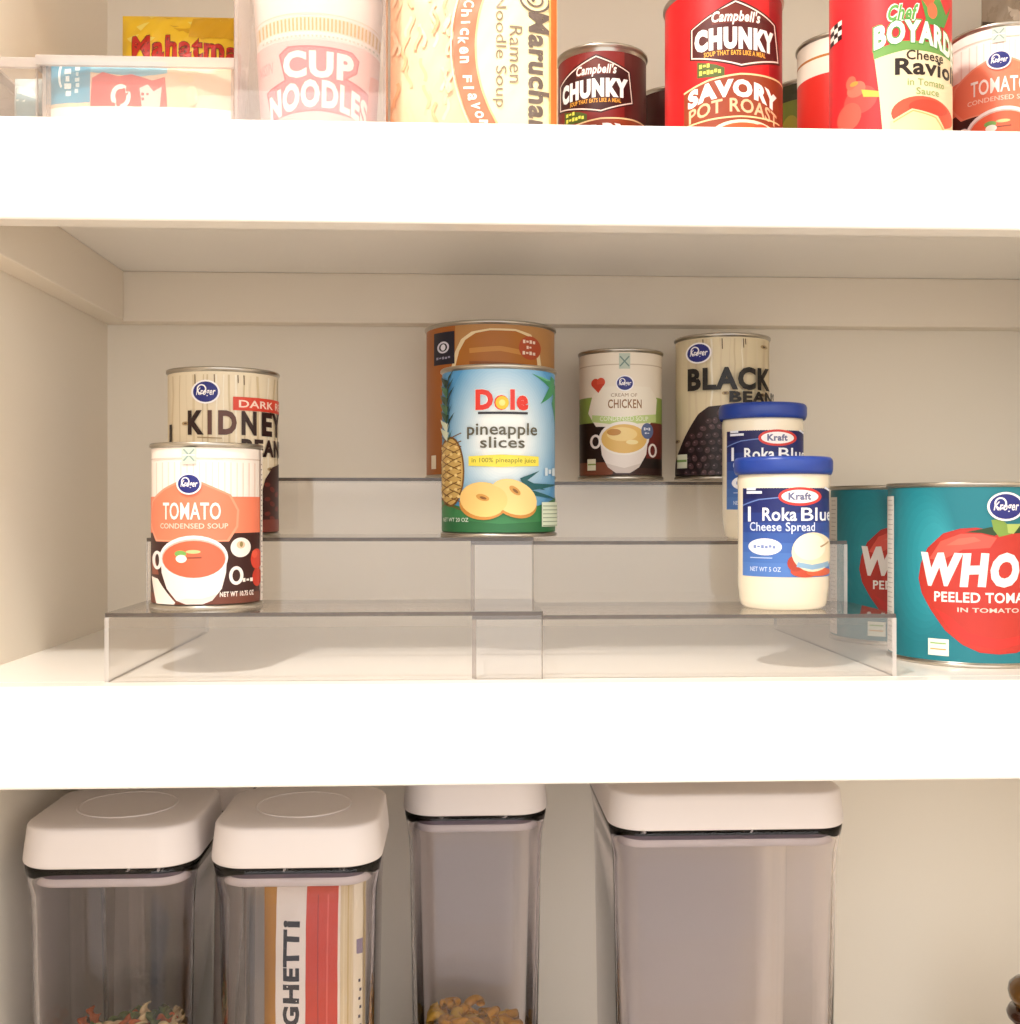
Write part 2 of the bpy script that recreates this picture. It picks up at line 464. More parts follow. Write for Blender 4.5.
c = new_can('bean_can', 'kidney bean can with woodgrain label behind the tomato soup can', 'bean can', 223.5, .768, UP[1], 38.1, 112.7)
P = can_print(*geo(223.5, .768, UP[1], 38.1, 112.7))
P.all('#E6D6B9'); wood(P, 168, 281, 374, 537, 3)
P.rect('#2E2320', 171.5, 423, 174, 441)
P.poly('#3A1B18', [(258, 537), (258, 500), (264, 478), (271, 466), (280, 462), (300, 470), (300, 537)])
for i in range(10):
    P.ell('#6B2A24', 266+(i % 3)*5, 484+i*5, 3, 2.2, rot=i)
P.rect('#7A3A30', 258, 520, 292, 537)
P.rect('#D4432F', 232.5, 396, 300, 409.5); P.text('#F8D9C8', 'DARK RED', 238, 399, 286, 406.5, .02)

for ch, xa, xb, hx in (('K', 190, 205, '#2C1613'), ('I', 208.6, 212.6, '#5E3A2E'), ('D', 218.5, 236, '#5E3A2E'), ('N', 240.5, 255, '#2C1613'), ('E', 260, 270.5, '#2C1613'), ('Y', 270.2, 279.3, '#2C1613')):
    P.text(hx, ch, xa, 410, xb, 434.5, .045)
P.text('#2C1613', 'BEANS', 240.5, 438, 284.5, 456, .045)
P.line('#A88F68', [(199, 437), (222, 438)], 1)
oval_logo(P, 206.8, 391.6, 13.4, 12); P.build('label', c)

c = new_can('fruit_can', 'blue pineapple slices can on the middle step', 'fruit can', 498.5, .7710, UP[1], 40.7, 115.5)
P = can_print(*geo(498.5, .7705, UP[1], 40.7, 115.5), 3.2)
P.all('#5296C8')
for i in range(20):
    f = (i+1)/20; f = f**.75
    hx = '#%02X%02X%02X' % tuple(round(a+(b-a)*f) for a, b in zip((82, 150, 200), (240, 244, 242)))
    P.ell(hx, 503, 436, 60-i*2.0, 90-i*3.1, 40)
P.poly('#3A7F4B', [(420, 497), (441, 499), (462, 507), (485, 512), (520, 511), (545, 503), (557, 497), (600, 497), (600, 540), (420, 540)])
P.poly('#2C6A3E', [(420, 515), (460, 520), (500, 524), (557, 520), (600, 520), (600, 540), (420, 540)])
for q in ([(531, 372), (545, 376), (556, 379), (556, 396), (549, 384)], [(540, 402), (549, 384), (551, 372), (556, 375), (552, 392)], [(556, 380), (558, 380), (557, 420), (552, 400)]):
    P.poly('#3F9360', q)
P.poly('#6DB98C', [(533, 373), (551, 377), (546, 378)])
# pineapple
P.ell('#7A5227', 450.5, 471, 14.6, 36); P.ell('#D2AE66', 450.3, 471, 13.2, 34)
for i in range(9): P.line('#7C5428', [(437, 446+i*8), (462, 432+i*8)], 1.0); P.line('#7C5428', [(437, 432+i*8), (462, 446+i*8)], 1.0)
for i in range(8):
    for j in range(3): P.ell('#EBD08C', 441+j*8+(i % 2)*3, 446+i*7.2, 1.7, 1.6, 10)
rd = random.Random(4)
for i in range(15):
    y = 440-i*4.4; sx = -1 if i % 2 else 1
    P.poly(rd.choice(['#234A38', '#3C6B4C', '#16352B', '#D5DFC8']), [(448, y+4), (446+sx*rd.uniform(6, 11), y-12), (450, y-5)])
P.text('#E0382C', 'Dole', 476.5, 389, 527, 410, .055, outline='#F6F6F2', ow=.02)
P.ell('#F7C531', 502, 402.5, 6.3, 6.6); P.ell('#F9E489', 502, 402.5, 3, 3.2)
P.rect('#2C2A33', 479, 411.5, 526.5, 413.8)
P.text('#5E5A4A', 'pineapple', 468.5, 422.5, 535.5, 438.5, .012); P.text('#5E5A4A', 'slices', 481, 436.5, 523.5, 447.8, .012)
P.poly('#F2DF52', [(470, 456), (500, 454.5), (537, 456), (537, 465.5), (500, 467), (470, 465.5)])
P.text('#8C8A32', 'in 100% pineapple juice', 473, 457.6, 534, 463.8, .01)
for q in ([(519, 478), (538, 470), (526, 480), (544, 490), (522, 486)], [(523, 483), (556, 484), (530, 490), (556, 500), (520, 494)]): P.poly('#245F63', q)
P.ell('#C9893F', 484, 503.5, 23, 16.5); P.ell('#F4CB7C', 484, 499.5, 22.5, 17.5, rot=.15)
P.ell('#C9893F', 513, 500.5, 23.5, 16, rot=.5); P.ell('#F6D38B', 513, 497, 23.5, 16.5, rot=.5)
P.ell('#F4CB7C', 488, 500, 19, 15.5)
for cx, cy, ro in ((483.5, 497.5, .3), (514, 490.5, .7)):
    P.ell('#D39A4A', cx, cy, 6.5, 3.2, rot=ro); P.ell('#8A5A2A', cx+.5, cy+.4, 3.4, 1.3, rot=ro)
P.rect('#DDE6CF', 540, 502, 562, 527)
for i in range(6): P.line('#7E9676', [(541, 506+i*4), (560, 506+i*4)], .8)
P.text('#E7EFE4', 'NET WT 20 OZ', 445, 518, 470, 522); P.small('#D8E6EE', 543, 467, 554, 475, 3)
P.build('label', c)

c = new_can('vegetable_can', 'large brown and orange can behind the pineapple slices', 'can', 490.5, .866, UP[2], 51.5, 117.5)
P = can_print(*geo(490.5, .866, UP[2], 51.5, 117.5))
P.all('#B8854F'); P.rect('#A65F26', 380, 322, 456, 480)
P.poly('#E9D3A8', [(451, 480), (451, 372), (456, 350), (462, 338), (472, 331), (490, 328), (515, 328), (530, 332), (538, 345), (541, 366), (541, 480)])
P.poly('#AF6A22', [(455, 480), (455, 370), (460, 350), (466, 339), (476, 332.5), (490, 330), (515, 330), (529, 335), (535, 348), (537, 366), (537, 480)])
P.line('#C98A3C', [(470, 350), (500, 348), (525, 352)], 5); P.line('#8E4F18', [(470, 362), (525, 364)], 3)
P.rect('#201C2C', 434.5, 329, 455.5, 362); P.ring('#D8D4E0', 444, 344.5, 6, 6, 1.8); P.ell('#EDEAF2', 444, 344.5, 2.4, 3.2); P.small('#9C98AC', 437, 354, 452, 356.5, 5)
P.ell('#B24A26', 529, 346, 11, 12); P.small('#F4DCC8', 522, 338, 535, 341.5, 4); P.small('#F4DCC8', 525.5, 344, 531, 347, 2); P.small('#F4DCC8', 521.5, 349.5, 535, 353, 4)
P.rect('#E9D9BE', 432, 454, 437, 468); P.build('label', c)

c = new_can('soup_can', 'cream of chicken soup can on the top riser step', 'soup can', 620.5, .880, UP[2], 34.2, 101.6)
P = can_print(*geo(620.5, .880, UP[2], 34.2, 101.6))
P.all('#ECDFCC'); P.line('#C9B59B', [(560, 364), (690, 364)], 1)
P.rect('#8FA650', 570, 396, 680, 424); P.rect('#241512', 570, 422, 680, 480); P.rect('#6B241E', 646, 422, 680, 458); P.rect('#7B4630', 570, 462, 613, 474); P.rect('#3C221C', 613, 468, 690, 480)
P.rect('#6E3B28', 575, 474, 612, 480)
P.poly('#EFE4D2', [(588, 412), (592, 396), (600, 386), (650, 386), (657, 398), (656, 414), (646, 428), (596, 426)])
P.text('#9C7650', 'CREAM OF', 611, 393, 637, 396.5); P.text('#93683F', 'CHICKEN', 608, 399, 641.5, 408, .02)
P.poly('#BFCF86', [(592, 414), (620, 417), (656, 413), (656, 421), (620, 425), (592, 421)])
P.text('#F2F0DC', 'CONDENSED SOUP', 600, 416, 648, 420.5)
P.ell('#C8452F', 595.4, 382, 4.2, 4.6); P.ell('#D4523A', 601, 381.4, 4.2, 4.6); P.poly('#C8452F', [(591.5, 384), (605, 383), (598.5, 392)])
P.ring('#EFE4DC', 595.6, 441, 5.6, 7.2, 2.4); P.ring('#EFE4DC', 652.5, 450, 4.4, 7, 2)
P.poly('#E9DCD2', [(600, 437), (602, 455), (608, 467), (616, 473), (630, 473), (639, 467), (646, 454), (648, 437)])
P.poly('#D6C6BB', [(608, 467), (616, 473), (630, 473), (639, 467), (641, 463), (624, 468), (606, 463)])
P.ell('#F0E6DC', 624, 438, 25, 17); P.ell('#E3B768', 624, 438.6, 22.6, 14.6); P.ell('#F0D08A', 622, 434, 15, 7); P.ell('#C58A45', 614, 432, 7, 3.4); P.ell('#F3DDA0', 632, 442, 6, 2.4)
P.ell('#5E6B90', 647, 430.5, 6, 8); P.small('#E6E8F0', 643.5, 427, 650.5, 430, 3); P.small('#E6E8F0', 644.5, 432, 649.5, 433.5, 2)
P.rect('#E7E2C6', 587.5, 458.5, 596, 470); P.line('#8FA650', [(588, 464), (596, 464)], 1.5)
P.rect('#B9C2B2', 619, 353, 630, 368.5); P.line('#6F8680', [(620, 356), (629, 366)], 1.3); P.line('#6F8680', [(629, 356), (620, 366)], 1.3)
oval_logo(P, 624.8, 383, 9, 8); P.build('label', c)

c = new_can('bean_can', 'black bean can with woodgrain label behind the blue-lidded jars', 'bean can', 722, .8745, UP[2], 38.1, 112.7)
P = can_print(*geo(722, .8745, UP[2], 38.1, 112.7))
P.all('#DECDAA'); wood(P, 674, 772, 338, 440, 9)
beans = [(668, 478), (674, 462), (680, 448), (690, 427), (699, 413), (709, 406), (722, 405), (745, 405), (775, 410), (800, 430), (800, 482), (668, 482)]
P.poly('#2A1B1C', beans)
rd = random.Random(2)
for i in range(9):
    for j in range(12):
        x = 690+j*7.4+(i % 2)*3.5+rd.uniform(-1, 1); y = 412+i*7.6+rd.uniform(-1, 1)
        if (x-690)/22 + (y-427)/20 > .4 and x < 790 and y > 408+max(0, (706-x)):
            P.ell(rd.choice(['#463032', '#3B2A2E', '#523A3C']), x, y, 3.3, 2.6, 12, rd.uniform(0, 3)); P.ell('#7C6468', x-.8, y-.8, .8, .6, 8)
P.rect('#D8D8BE', 681, 453.5, 690.5, 467.5); P.line('#7FA05A', [(681, 460), (690, 460)], 2.4)
P.text('#17110F', 'BLACK', 691, 367, 765, 390, .045); P.text('#17110F', 'BEANS', 728.5, 391, 772, 402.5, .045)
oval_logo(P, 701, 352, 11.8, 10.6); P.build('label', c)

# ------------------------------------------------------------------ blue lidded jars
def jar(label, px, D, up):
    loc = at(px, D, up)
    t = thing('spread_jar', label, 'jar', loc, -atan2(loc[0], D), 'blue-lidded cheese spread jars')
    r = 28.2; H = 88
    lathe('jar_body', [(0, 0), (20, 0), (24.5, .6), (26.4, 2.5), (27.2, 6), (27.4, 10), (r, 14), (r, 74), (28.6, 80), (28.0, 84), (27, H), (0, H)], M_CREAM, t)
    R = 30.7
    lathe('lid', [(0, H+.2), (27.1, H+.2), (28.9, H+.2), (29.0, 84.5), (29.6, 84.2), (R-.3, 86), (R, 87.5), (R, 92.5), (R-.5, 94), (R-1.6, 95), (R-3, 95.2), (R-3.6, 94), (0, 94)], M_BLUELID, t)
    rl = r-1.25
    c0, R0, yt, yb = 783, 45, 457, 609.5
    P = can_print(c0, R0, yt, yb, r+1.35, 94.5, 0)
    P.vlim = (17.5, 79.5)
    x0, x1 = 744, 830
    ys = [482, 498, 512, 522, 532, 542, 552, 562, 575.5]
    for i, hx in enumerate(('#181B55', '#1B2668', '#22367F', '#2C4894', '#3659A5', '#4168B2', '#4973BB', '#527CC2')):
        P.rect(hx, x0, ys[i], x1, ys[i+1]+.3)
    P.line('#6E86C4', [(744, 505), (760, 499), (780, 497)], 1.2)
    for i, y in enumerate((487, 490.5)): P.rect('#E8EAF6', 748, y, 757+i*6, y+2.6)
    P.ell('#D23A34', 799, 496, 20.5, 9.2); P.ell('#F7F3F2', 799, 496, 17.5, 6.6); P.text('#6A6C8E', 'Kraft', 788, 492, 809.5, 499.5, .045)
    P.rect('#EEF1FA', 749.5, 506, 752.3, 521)
    P.text('#F4F6FB', 'Roka', 763.5, 507, 796, 520.2, .022); P.text('#F4F6FB', 'Blue', 800, 507, 829.5, 520.2, .01)
    P.text('#DCE6FA', 'Cheese Spread', 751.5, 521.5, 813, 533, .012)
    P.ell('#F2F3FA', 766, 546, 16, 8.4); P.small('#7E90C4', 755, 544.2, 777, 547.6, 6)
    P.text('#D5E0F6', 'NET WT 5 OZ', 752, 566, 781, 570.5, .01); P.line('#B9CBEC', [(752, 557), (773, 557)], 1)
    P.ell('#C24C34', 804, 570, 14, 6); P.ell('#B23F2A', 795, 562, 8, 8); P.ell('#D7633F', 817, 571, 12, 4)
    P.ell('#EFE0C0', 811, 551, 20, 19.5); P.ell('#F6ECD6', 808, 546, 15, 13); P.line('#8FB3CF', [(796, 563), (810, 566), (826, 563)], 5); P.line('#B59A70', [(818, 546), (826, 541)], 1.6)
    P.line('#E6E9F5', [(822, 487), (827, 490)], 2)
    P.build('label', t)
    return t
jar('front blue-lidded cheese spread jar on the lowest riser step', 783, .692, UP[0]-2.6)
jar('rear blue-lidded cheese spread jar on the middle step, half hidden by another', 762.5, .7745, UP[1]-2.6)

# ------------------------------------------------------------------ big teal tomato cans
t1 = new_can('tomato_can', 'large teal whole peeled tomato can in front at the right edge', 'tomato can', 967, .725, T_MID, 51.5, 117, 'large teal tomato cans', .045)
P = can_print(*geo(967, .725, T_MID, 51.5, 117))
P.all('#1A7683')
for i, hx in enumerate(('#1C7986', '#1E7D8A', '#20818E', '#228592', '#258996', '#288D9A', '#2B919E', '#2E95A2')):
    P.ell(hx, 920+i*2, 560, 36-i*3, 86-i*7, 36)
def lx(px): return px
tl = [(921, 581), (923, 566), (929, 550), (943, 535), (958, 530), (972, 529), (985, 531), (996, 532), (1008, 530), (1022, 530), (1033, 535), (1039, 548), (1041, 566), (1041, 590), (1038, 612), (1031, 632), (1021, 645), (1008, 652), (992, 653.5), (975, 652), (960, 645), (945, 632), (932, 612), (924, 596)]
P.poly('#B72C26', [(992+(x-992)*1.012, 590+(y-590)*1.02) for x, y in tl]); P.poly('#BC352A', tl)
P.poly('#E0584A', [(930, 560), (940, 542), (958, 534), (976, 534), (990, 538), (984, 548), (960, 550), (940, 562)])
P.poly('#E26A58', [(945, 546), (956, 539), (970, 537), (976, 541), (960, 545)])
P.poly('#C9322B', [(935, 610), (950, 634), (968, 646), (992, 650), (1020, 642), (1034, 622), (1020, 634), (992, 640), (965, 634), (948, 618)])
P.poly('#2A4326', [(962, 532.5), (976, 533), (988, 536), (996, 531), (985, 527)]); P.poly('#2A4326', [(1000, 534), (1010, 526), (1024, 522), (1014, 533)])
P.poly('#7D9A46', [(985, 520), (994, 519), (1000, 525), (1003, 534), (992, 537), (987, 530)]); P.poly('#A9BC66', [(999, 524), (1012, 524), (1005, 534), (1000, 533)])
def wv(u, v): return (u, v+.05*sin(u*.35)*10*.4)
P.text('#F7EFEA', 'WHOLE', 922.5, 553, 1036, 588, .06, .12, warp=wv); P.text('#F7EFEA', 'PEELED TOMATOES', 934.5, 593, 1034, 603.5, .025); P.text('#F3C9BE', 'IN TOMATO JUICE', 955, 608.5, 1030, 614.5, .02)
P.rect('#E9EFDF', 929, 641.5, 947.5, 658.5); P.line('#93B86C', [(931, 646), (945, 646)], 1.4); P.line('#D9A04A', [(931, 652), (945, 652)], 1.2)
P.rect('#F3ECE6', 850, 495.5, 897.2, 662)
for i in range(30): P.line('#B9AFAA', [(889.5, 500+i*5.2), (895.5+(i*7 % 3)*.4, 500+i*5.2)], .7)
oval_logo(P, 997.7, 506.5, 16.6, 14.6); P.build('label', t1)

def dup(root, loc, rz, label):
    r = root.copy(); COL.objects.link(r); r.location = loc; r.rotation_euler = (0, 0, rz); r['label'] = label
    for ch in list(root.children):
        q = ch.copy(); COL.objects.link(q); q.parent = r
    return r
L2 = at(899, .830, T_MID)
dup(t1, L2, -atan2(L2[0], L2[1])+.075, 'large teal whole tomato can at the back, half hidden behind its twin')

# ------------------------------------------------------------------ top shelf: cans
def chunky(P, dx, dy, s, base, dark, hexin):
    X = lambda x: 735+(x-735)*s+dx
    Y = lambda y: 35+(y-35)*s+dy
    pl = lambda q: [(X(x), Y(y)) for x, y in q]
    P.all(base); 
    P.rect(dark, X(768), Y(-40), X(860), Y(200)); 
    hexo = [(690.5, 26), (735, 1), (775, 19), (779, 57), (741, 70), (690.5, 57)]
    hexi = [(735+(x-735)*.965, 36+(y-36)*.945) for x, y in hexo]
    hexj = [(735+(x-735)*.94, 36+(y-36)*.90) for x, y in hexo]
    P.poly(hexin, pl(hexo)); P.poly('#F3DDD0', pl(hexi)); P.poly(hexin, pl(hexj))
    P.poly('#6A2418', pl([(712, 14), (735, 6), (757, 14), (757, 24), (712, 26)]))
    P.text('#F6ECE4', "Campbell's", X(712), Y(12.5), X(759), Y(27), .03, .25)
    P.text('#F8F4F0', 'CHUNKY', X(695.4), Y(29), X(772), Y(51.6), .075)
    P.text('#EBA63E', 'SOUP THAT EATS LIKE A MEAL', X(704.5), Y(52.5), X(764), Y(57.5), .03)
    P.poly('#4E5A22', pl([(698, 61), (716, 66), (724.5, 70), (724.5, 79), (698, 77)])); P.small('#E7E05A', X(700), Y(64), X(711), Y(68), 3); P.small('#E7E05A', X(700), Y(70.5), X(722), Y(75), 6)
    P.poly('#8E3A1E', pl([(685, 90), (710, 82), (740, 77), (778, 75), (800, 76), (800, 170), (685, 170)]))
    P.line('#F0CE9A', pl([(685, 89), (710, 81), (740, 76.5), (778, 75), (800, 76)]), 1.8*s)
    def arc(u, v): return (u, v-.006*(u-6)**2+.9)
    P.text('#F8F4EE', 'SAVORY', X(689), Y(83), X(775), Y(101), .06, warp=arc); P.text('#E8B892', 'POT ROAST', X(690), Y(102), X(775), Y(116), .02, warp=arc)
    P.line('#F0CE9A', pl([(685, 124), (710, 121), (740, 119), (778, 119)]), 1.6*s)
    P.ell('#E9D9BE', X(745), Y(136), 34*s, 14*s); P.ell('#B4562A', X(745), Y(137), 30*s, 12*s); P.ell('#D0482A', X(760), Y(131), 8*s, 6*s)

c = new_can('soup_can', 'tall bright red savory pot roast soup can on the upper shelf', 'soup can', 723, .715, T_TOP, 39, 107)
P = can_print(*geo(723, .715, T_TOP, 39, 107)); chunky(P, 0, -3.5, 1, '#C6161C', '#97131A', '#4E1110'); P.build('label', c)
c = new_can('soup_can', 'short maroon soup can, darkened for shade, beside the ramen packet', 'soup can', 602, .800, T_TOP, 33.2, 105.5)
P = can_print(*geo(602, .800, T_TOP, 33.2, 103)); chunky(P, -139, 47, .86, '#7E1C18', '#571412', '#3E0F0D'); P.build('label', c)  # shade on this can is put into its darker reds

c = new_can('ravioli_can', 'tall red cheese ravioli can on the upper shelf', 'can', 889.5, .687, T_TOP, 38.1, 113)
P = can_print(*geo(889.5, .687, T_TOP, 38.1, 113))
P.all('#D42A30')
P.ell('#DB4A44', 862, 92, 16, 14); P.ell('#E36A58', 858, 80, 9, 8); P.ell('#DF5A4C', 851, 106, 12, 14); P.ell('#E2604C', 853, 72, 5, 7); P.poly('#B7B44A', [(863, 82), (881, 88), (882, 94), (865, 90)]); P.ell('#C98E3E', 856, 74, 4, 2.4)
P.ell('#F4E2D6', 838, 128, 6, 14)
for i in range(4):
    for j in range(3): P.rect('#2A1A1C' if (i+j) % 2 else '#F3E7DE', 832+j*4, 2+i*5, 836+j*4, 7+i*5)
P.poly('#E9D6B2', [(875, 50), (905, 44), (953, 44), (953, 140), (884, 140), (880, 92)])
P.poly('#6C9A4C', [(874, 46), (900, 40), (952, 40), (952, 52), (905, 49), (875, 55)])
P.ell('#E05A38', 930, 4, 9, 14); P.poly('#4C8F3E', [(918, -4), (926, 8), (934, -10), (942, 8), (947, -6), (940, 22), (924, 22)]); P.ell('#E46A44', 929, 8, 4.5, 8)
P.text('#5A9B45', 'Chef', 888, 3, 916, 19, .03, .3, outline='#F4F0E2', ow=.07)
P.text('#F8F5EA', 'BOYARDEE', 875, 20.5, 956, 44, .05, outline='#4C8A3E', ow=.06, warp=lambda u, v: (u, v-.006*(u-12)**2+1.2))
P.text('#3A241C', 'Cheese', 905, 49, 939, 59, .02); P.text('#241512', 'Ravioli', 894.5, 57, 951, 74, .03); P.text('#8FA35C', 'in Tomato', 906, 77.5, 940, 84.5, .01); P.text('#8FA35C', 'Sauce', 914, 86.5, 935, 93.5, .01)
P.ell('#D8533A', 920, 112, 29, 17); P.ell('#C7402C', 925, 106, 18, 8); P.poly('#F0D2A2', [(890, 120), (910, 108), (934, 113), (944, 132), (944, 145), (890, 145)]); P.line('#D9A868', [(893, 121), (911, 110), (932, 115), (942, 131)], 1.4)
P.build('label', c)

L = at(999, .742, T_TOP)
c = dup(SOUP, L, -atan2(L[0], L[1])+radians(18), 'tomato soup can on the upper shelf beside the ravioli can')

def plain_can(label, px, D, r, H, art):
    c = new_can('food_can', label, 'can', px, D, T_TOP, r, H)
    P = can_print(px, 45, 0, 100, r, H); P.V = lambda v: H*(100-v)/100
    art(P, px); P.build('label', c)
def art_red(P, x):
    P.all('#D8281E'); P.rect('#F1E3D4', x-200, -5, x+200, 24); P.line('#B9722C', [(x-80, 13), (x+80, 13)], 1.5); P.ell('#E2662E', x-12, 88, 20, 12)
plain_can('red can with a cream top band behind the ravioli can', 843, .800, 34, 118, art_red)
def art_green(P, x):
    P.all('#7F8A34'); P.rect('#3C3B20', x-200, -5, x+200, 14); P.ell('#B7A83E', x-22, 40, 12, 16); P.ell('#56702E', x-8, 52, 18, 20); P.poly('#E8C98A', [(x-60, 66), (x-20, 60), (x-30, 80), (x-60, 86)]); P.rect('#B72A1C', x-200, 84, x+200, 104)
plain_can('green and yellow can showing between two red soup cans', 811, .872, 33, 113, art_green)
def art_dark(P, x):
    P.all('#4A1A18'); P.rect('#6E2A22', x-200, 50, x+200, 72); P.line('#C79A6A', [(x-80, 48), (x+80, 48)], 2)
plain_can('dark brown can half hidden behind the red pot roast can', 676, .868, 33, 103, art_dark)

# ------------------------------------------------------------------ noodle cup
loc = at(319, .723, T_TOP+2.2)
c = thing('noodle_cup', 'white and pink cup of instant noodles in a clear bin', 'noodle cup', loc, -atan2(loc[0], loc[1]))
RB, RT, HC = 34.5, 41.6, 108.0
lathe('cup_body', [(0, 3), (RB-3, 3), (RB-2.4, 0), (RB-.6, 0), (RB, 1), (RT, HC-3), (RT+1.6, HC-3), (RT+2.0, HC-1.4), (RT+1.6, HC), (RT-2, HC), (RT-2.5, HC-1)], mat('foam_cup', '#F6EAE4', .5), c)
lathe('cup_lid', [(0, HC+.6), (RT-1.5, HC+.6), (RT+2.1, HC+.2), (RT+2.15, HC-2.2)], mat('paper_lid', '#EFD9D2', .4), c)
def cup_wrap(u, v, off):
    a = u/40.0; q = (RB+(RT-RB)*v/(HC-3)+.25+off)*MM
    return (q*sin(a), -q*cos(a), v*MM)
def cu(px): return 40*asin(max(-.98, min(.98, (px-318)/66)))
def cv(py): return 106*(148-py)/180
P = Print(cu, cv, cup_wrap, (-110, 110), (2, 104), 1.5)
P.all('#F7EAE5')
P.rect('#F3E0C8', 200, 12, 440, 27)
for i in range(34): P.rect('#D9AC66', 256+i*3.9, 13, 257.9+i*3.9, 26)
P.line('#E8CDB4', [(200, 9), (440, 9)], 1); 
for i in range(30): P.rect('#B9C4B4', 260+i*4.2, 31, 262+i*4.2, 33)
P.rect('#EBBFBC', 200, 36, 440, 160)
P.poly('#BE5E68', [(277, 49), (286, 42), (300, 42), (352, 43), (360, 50), (358, 64), (348, 72), (372, 80), (374, 114), (350, 111), (318, 109), (292, 111), (266, 116), (262, 84), (282, 76)])
P.poly('#D97A82', [(279, 50), (287, 44), (300, 44), (351, 45), (358, 51), (356, 63), (344, 73), (370, 82), (372, 112), (350, 109), (318, 107), (292, 109), (268, 113), (264, 86), (284, 77)])
P.text('#FBF3EC', 'CUP', 281, 47, 354, 75, .05); P.text('#FBF3EC', 'NOODLES', 265, 79, 371, 108, .05, warp=lambda u, v: (u, v-.006*u*u+1.5))
P.text('#DE9A9A', 'NISSIN', 256, 54, 271, 66, .02, .3)
P.poly('#F0A79C', [(372, 60), (400, 55), (420, 160), (368, 160)])
P.build('label', c)

# ------------------------------------------------------------------ soft packets
def packet(name, label, cat, px, D, up, w, h, t, art, frame, rz=0, crease=.6, top_seal=True, group=None, bodycol='#EADFD2', seed=1, parent=None):
    """pillow packet; art(P) draws on its front in photo-frame coordinates given by frame=(x0,x1,ytop,ybottom)"""
    loc = at(px, D, up)
    T = thing(name, label, cat, loc, rz, group)
    ph = seed*1.7
    def dep(u, v):
        a = max(0, 1-abs(2*u/w)**3.0); b = max(0, 1-abs(2*v/h-1)**4.0)
        z = t/2*(a*b)**.6
        z += crease*(sin(u*.21+ph+v*.05)*sin(v*.13+ph*.7)+.6*sin(u*.5-v*.33+ph))*min(1, a*3)*min(1, b*3)
        return max(z, .15)
    nu, nv = 26, 26
    V = []; Fc = []
    for s in (-1, 1):
        for j in range(nv+1):
            for i in range(nu+1):
                u = -w/2+w*i/nu; v = h*j/nv
                V.append((u*MM, s*dep(u, v)*MM, v*MM))
    n1 = (nu+1)*(nv+1)
    for s in (0, 1):
        for j in range(nv):
            for i in range(nu):
                a = s*n1+j*(nu+1)+i; q = (a, a+1, a+nu+2, a+nu+1)
                Fc.append(q if s == 0 else q[::-1])
    rim = [i for i in range(nu+1)]+[j*(nu+1)+nu for j in range(1, nv+1)]+[nv*(nu+1)+i for i in range(nu-1, -1, -1)]+[j*(nu+1) for j in range(nv-1, 0, -1)]
    for k in range(len(rim)):
        a, b = rim[k], rim[(k+1) % len(rim)]; Fc.append((b, a, a+n1, b+n1))
    mesh('wrapper', V, Fc, mat('wrapper_'+bodycol.strip('#').lower(), bodycol, .3, coat=.3), None, T, True)
    x0, x1, y0, y1 = frame
    P = Print(lambda x: -w/2+w*(x-x0)/(x1-x0), lambda y: h*(y1-y)/(y1-y0), lambda u, v, off: (u*MM, -(dep(u, v)+.25+off)*MM, v*MM), (-w/2+.1, w/2-.1), (.1, h-.1), 3.0, 3.0, .03)
    art(P)
    o = P.build('label', T)
    for p in o.data.polygons: p.use_smooth = True
    return T

def art_ramen(P):
    P.all('#F1C29E')
    rd = random.Random(5)
    for i in range(46):
        x = rd.uniform(386, 448); y = rd.uniform(-60, 150)
        P.line(rd.choice(['#EDB48C', '#F5D0B0', '#EBAE84', '#F2C6A2', '#EFBC96']), [(x+3*sin(k*.8+i), y+k*4) for k in range(7)], 3.2)
    arcp = lambda r: [(600-r*cos(a), 50+r*sin(a)*1.1) for a in [(-.75+1.5*k/24) for k in range(25)]]
    P.poly('#F6E8B8', [(x, y) for x, y in arcp(128)]+[(560, 160), (560, -60)])
    P.line('#E2775A', arcp(139), 22); P.line('#F3E0B8', arcp(152), 1.6); P.line('#F0C48C', arcp(127), 2)
    s = 'Chicken Flavor'
    for i, chx in enumerate(s):
        if chx == ' ': continue
        a = -.29+i*.064; x = 600-139*cos(a); y = 50+139*sin(a)*1.1
        w2 = 4.6; h2 = 3.6 if chx not in 'il' else 1.3
        P.text('#FBEBDD', chx, x-w2-(1.5 if chx in 'Chklf' else 0)+(2 if False else 0), y-h2, x+w2, y+h2, .03, rot='cw')
    P.text('#8A7A68', 'Noodle Soup', 490, -4, 504, 113, .0, rot='cw'); P.text('#8A7A68', 'Ramen', 507, 28, 520, 87, .0, rot='cw')
    P.text('#6A5C54', 'Maruchan', 526, 12, 548, 137, .035, rot='cw')
    P.ring('#6A5C54', 533, -2, 16, 14, 2.2); P.ring('#6A5C54', 533, -2, 9, 8, 2); P.ell('#6A5C54', 531, -2, 2, 3)
    P.rect('#E57A3C', 549.5, -70, 556, 170); P.rect('#F0B26A', 547.8, -70, 549.5, 170)
packet('noodle_packet', 'peach and yellow ramen noodle packet standing on its side', 'noodle packet', 474, .700, T_TOP, 106, 130, 30, art_ramen, (385, 557, -57, 160), rz=-.02, crease=.45, bodycol='#E9A878', seed=2)

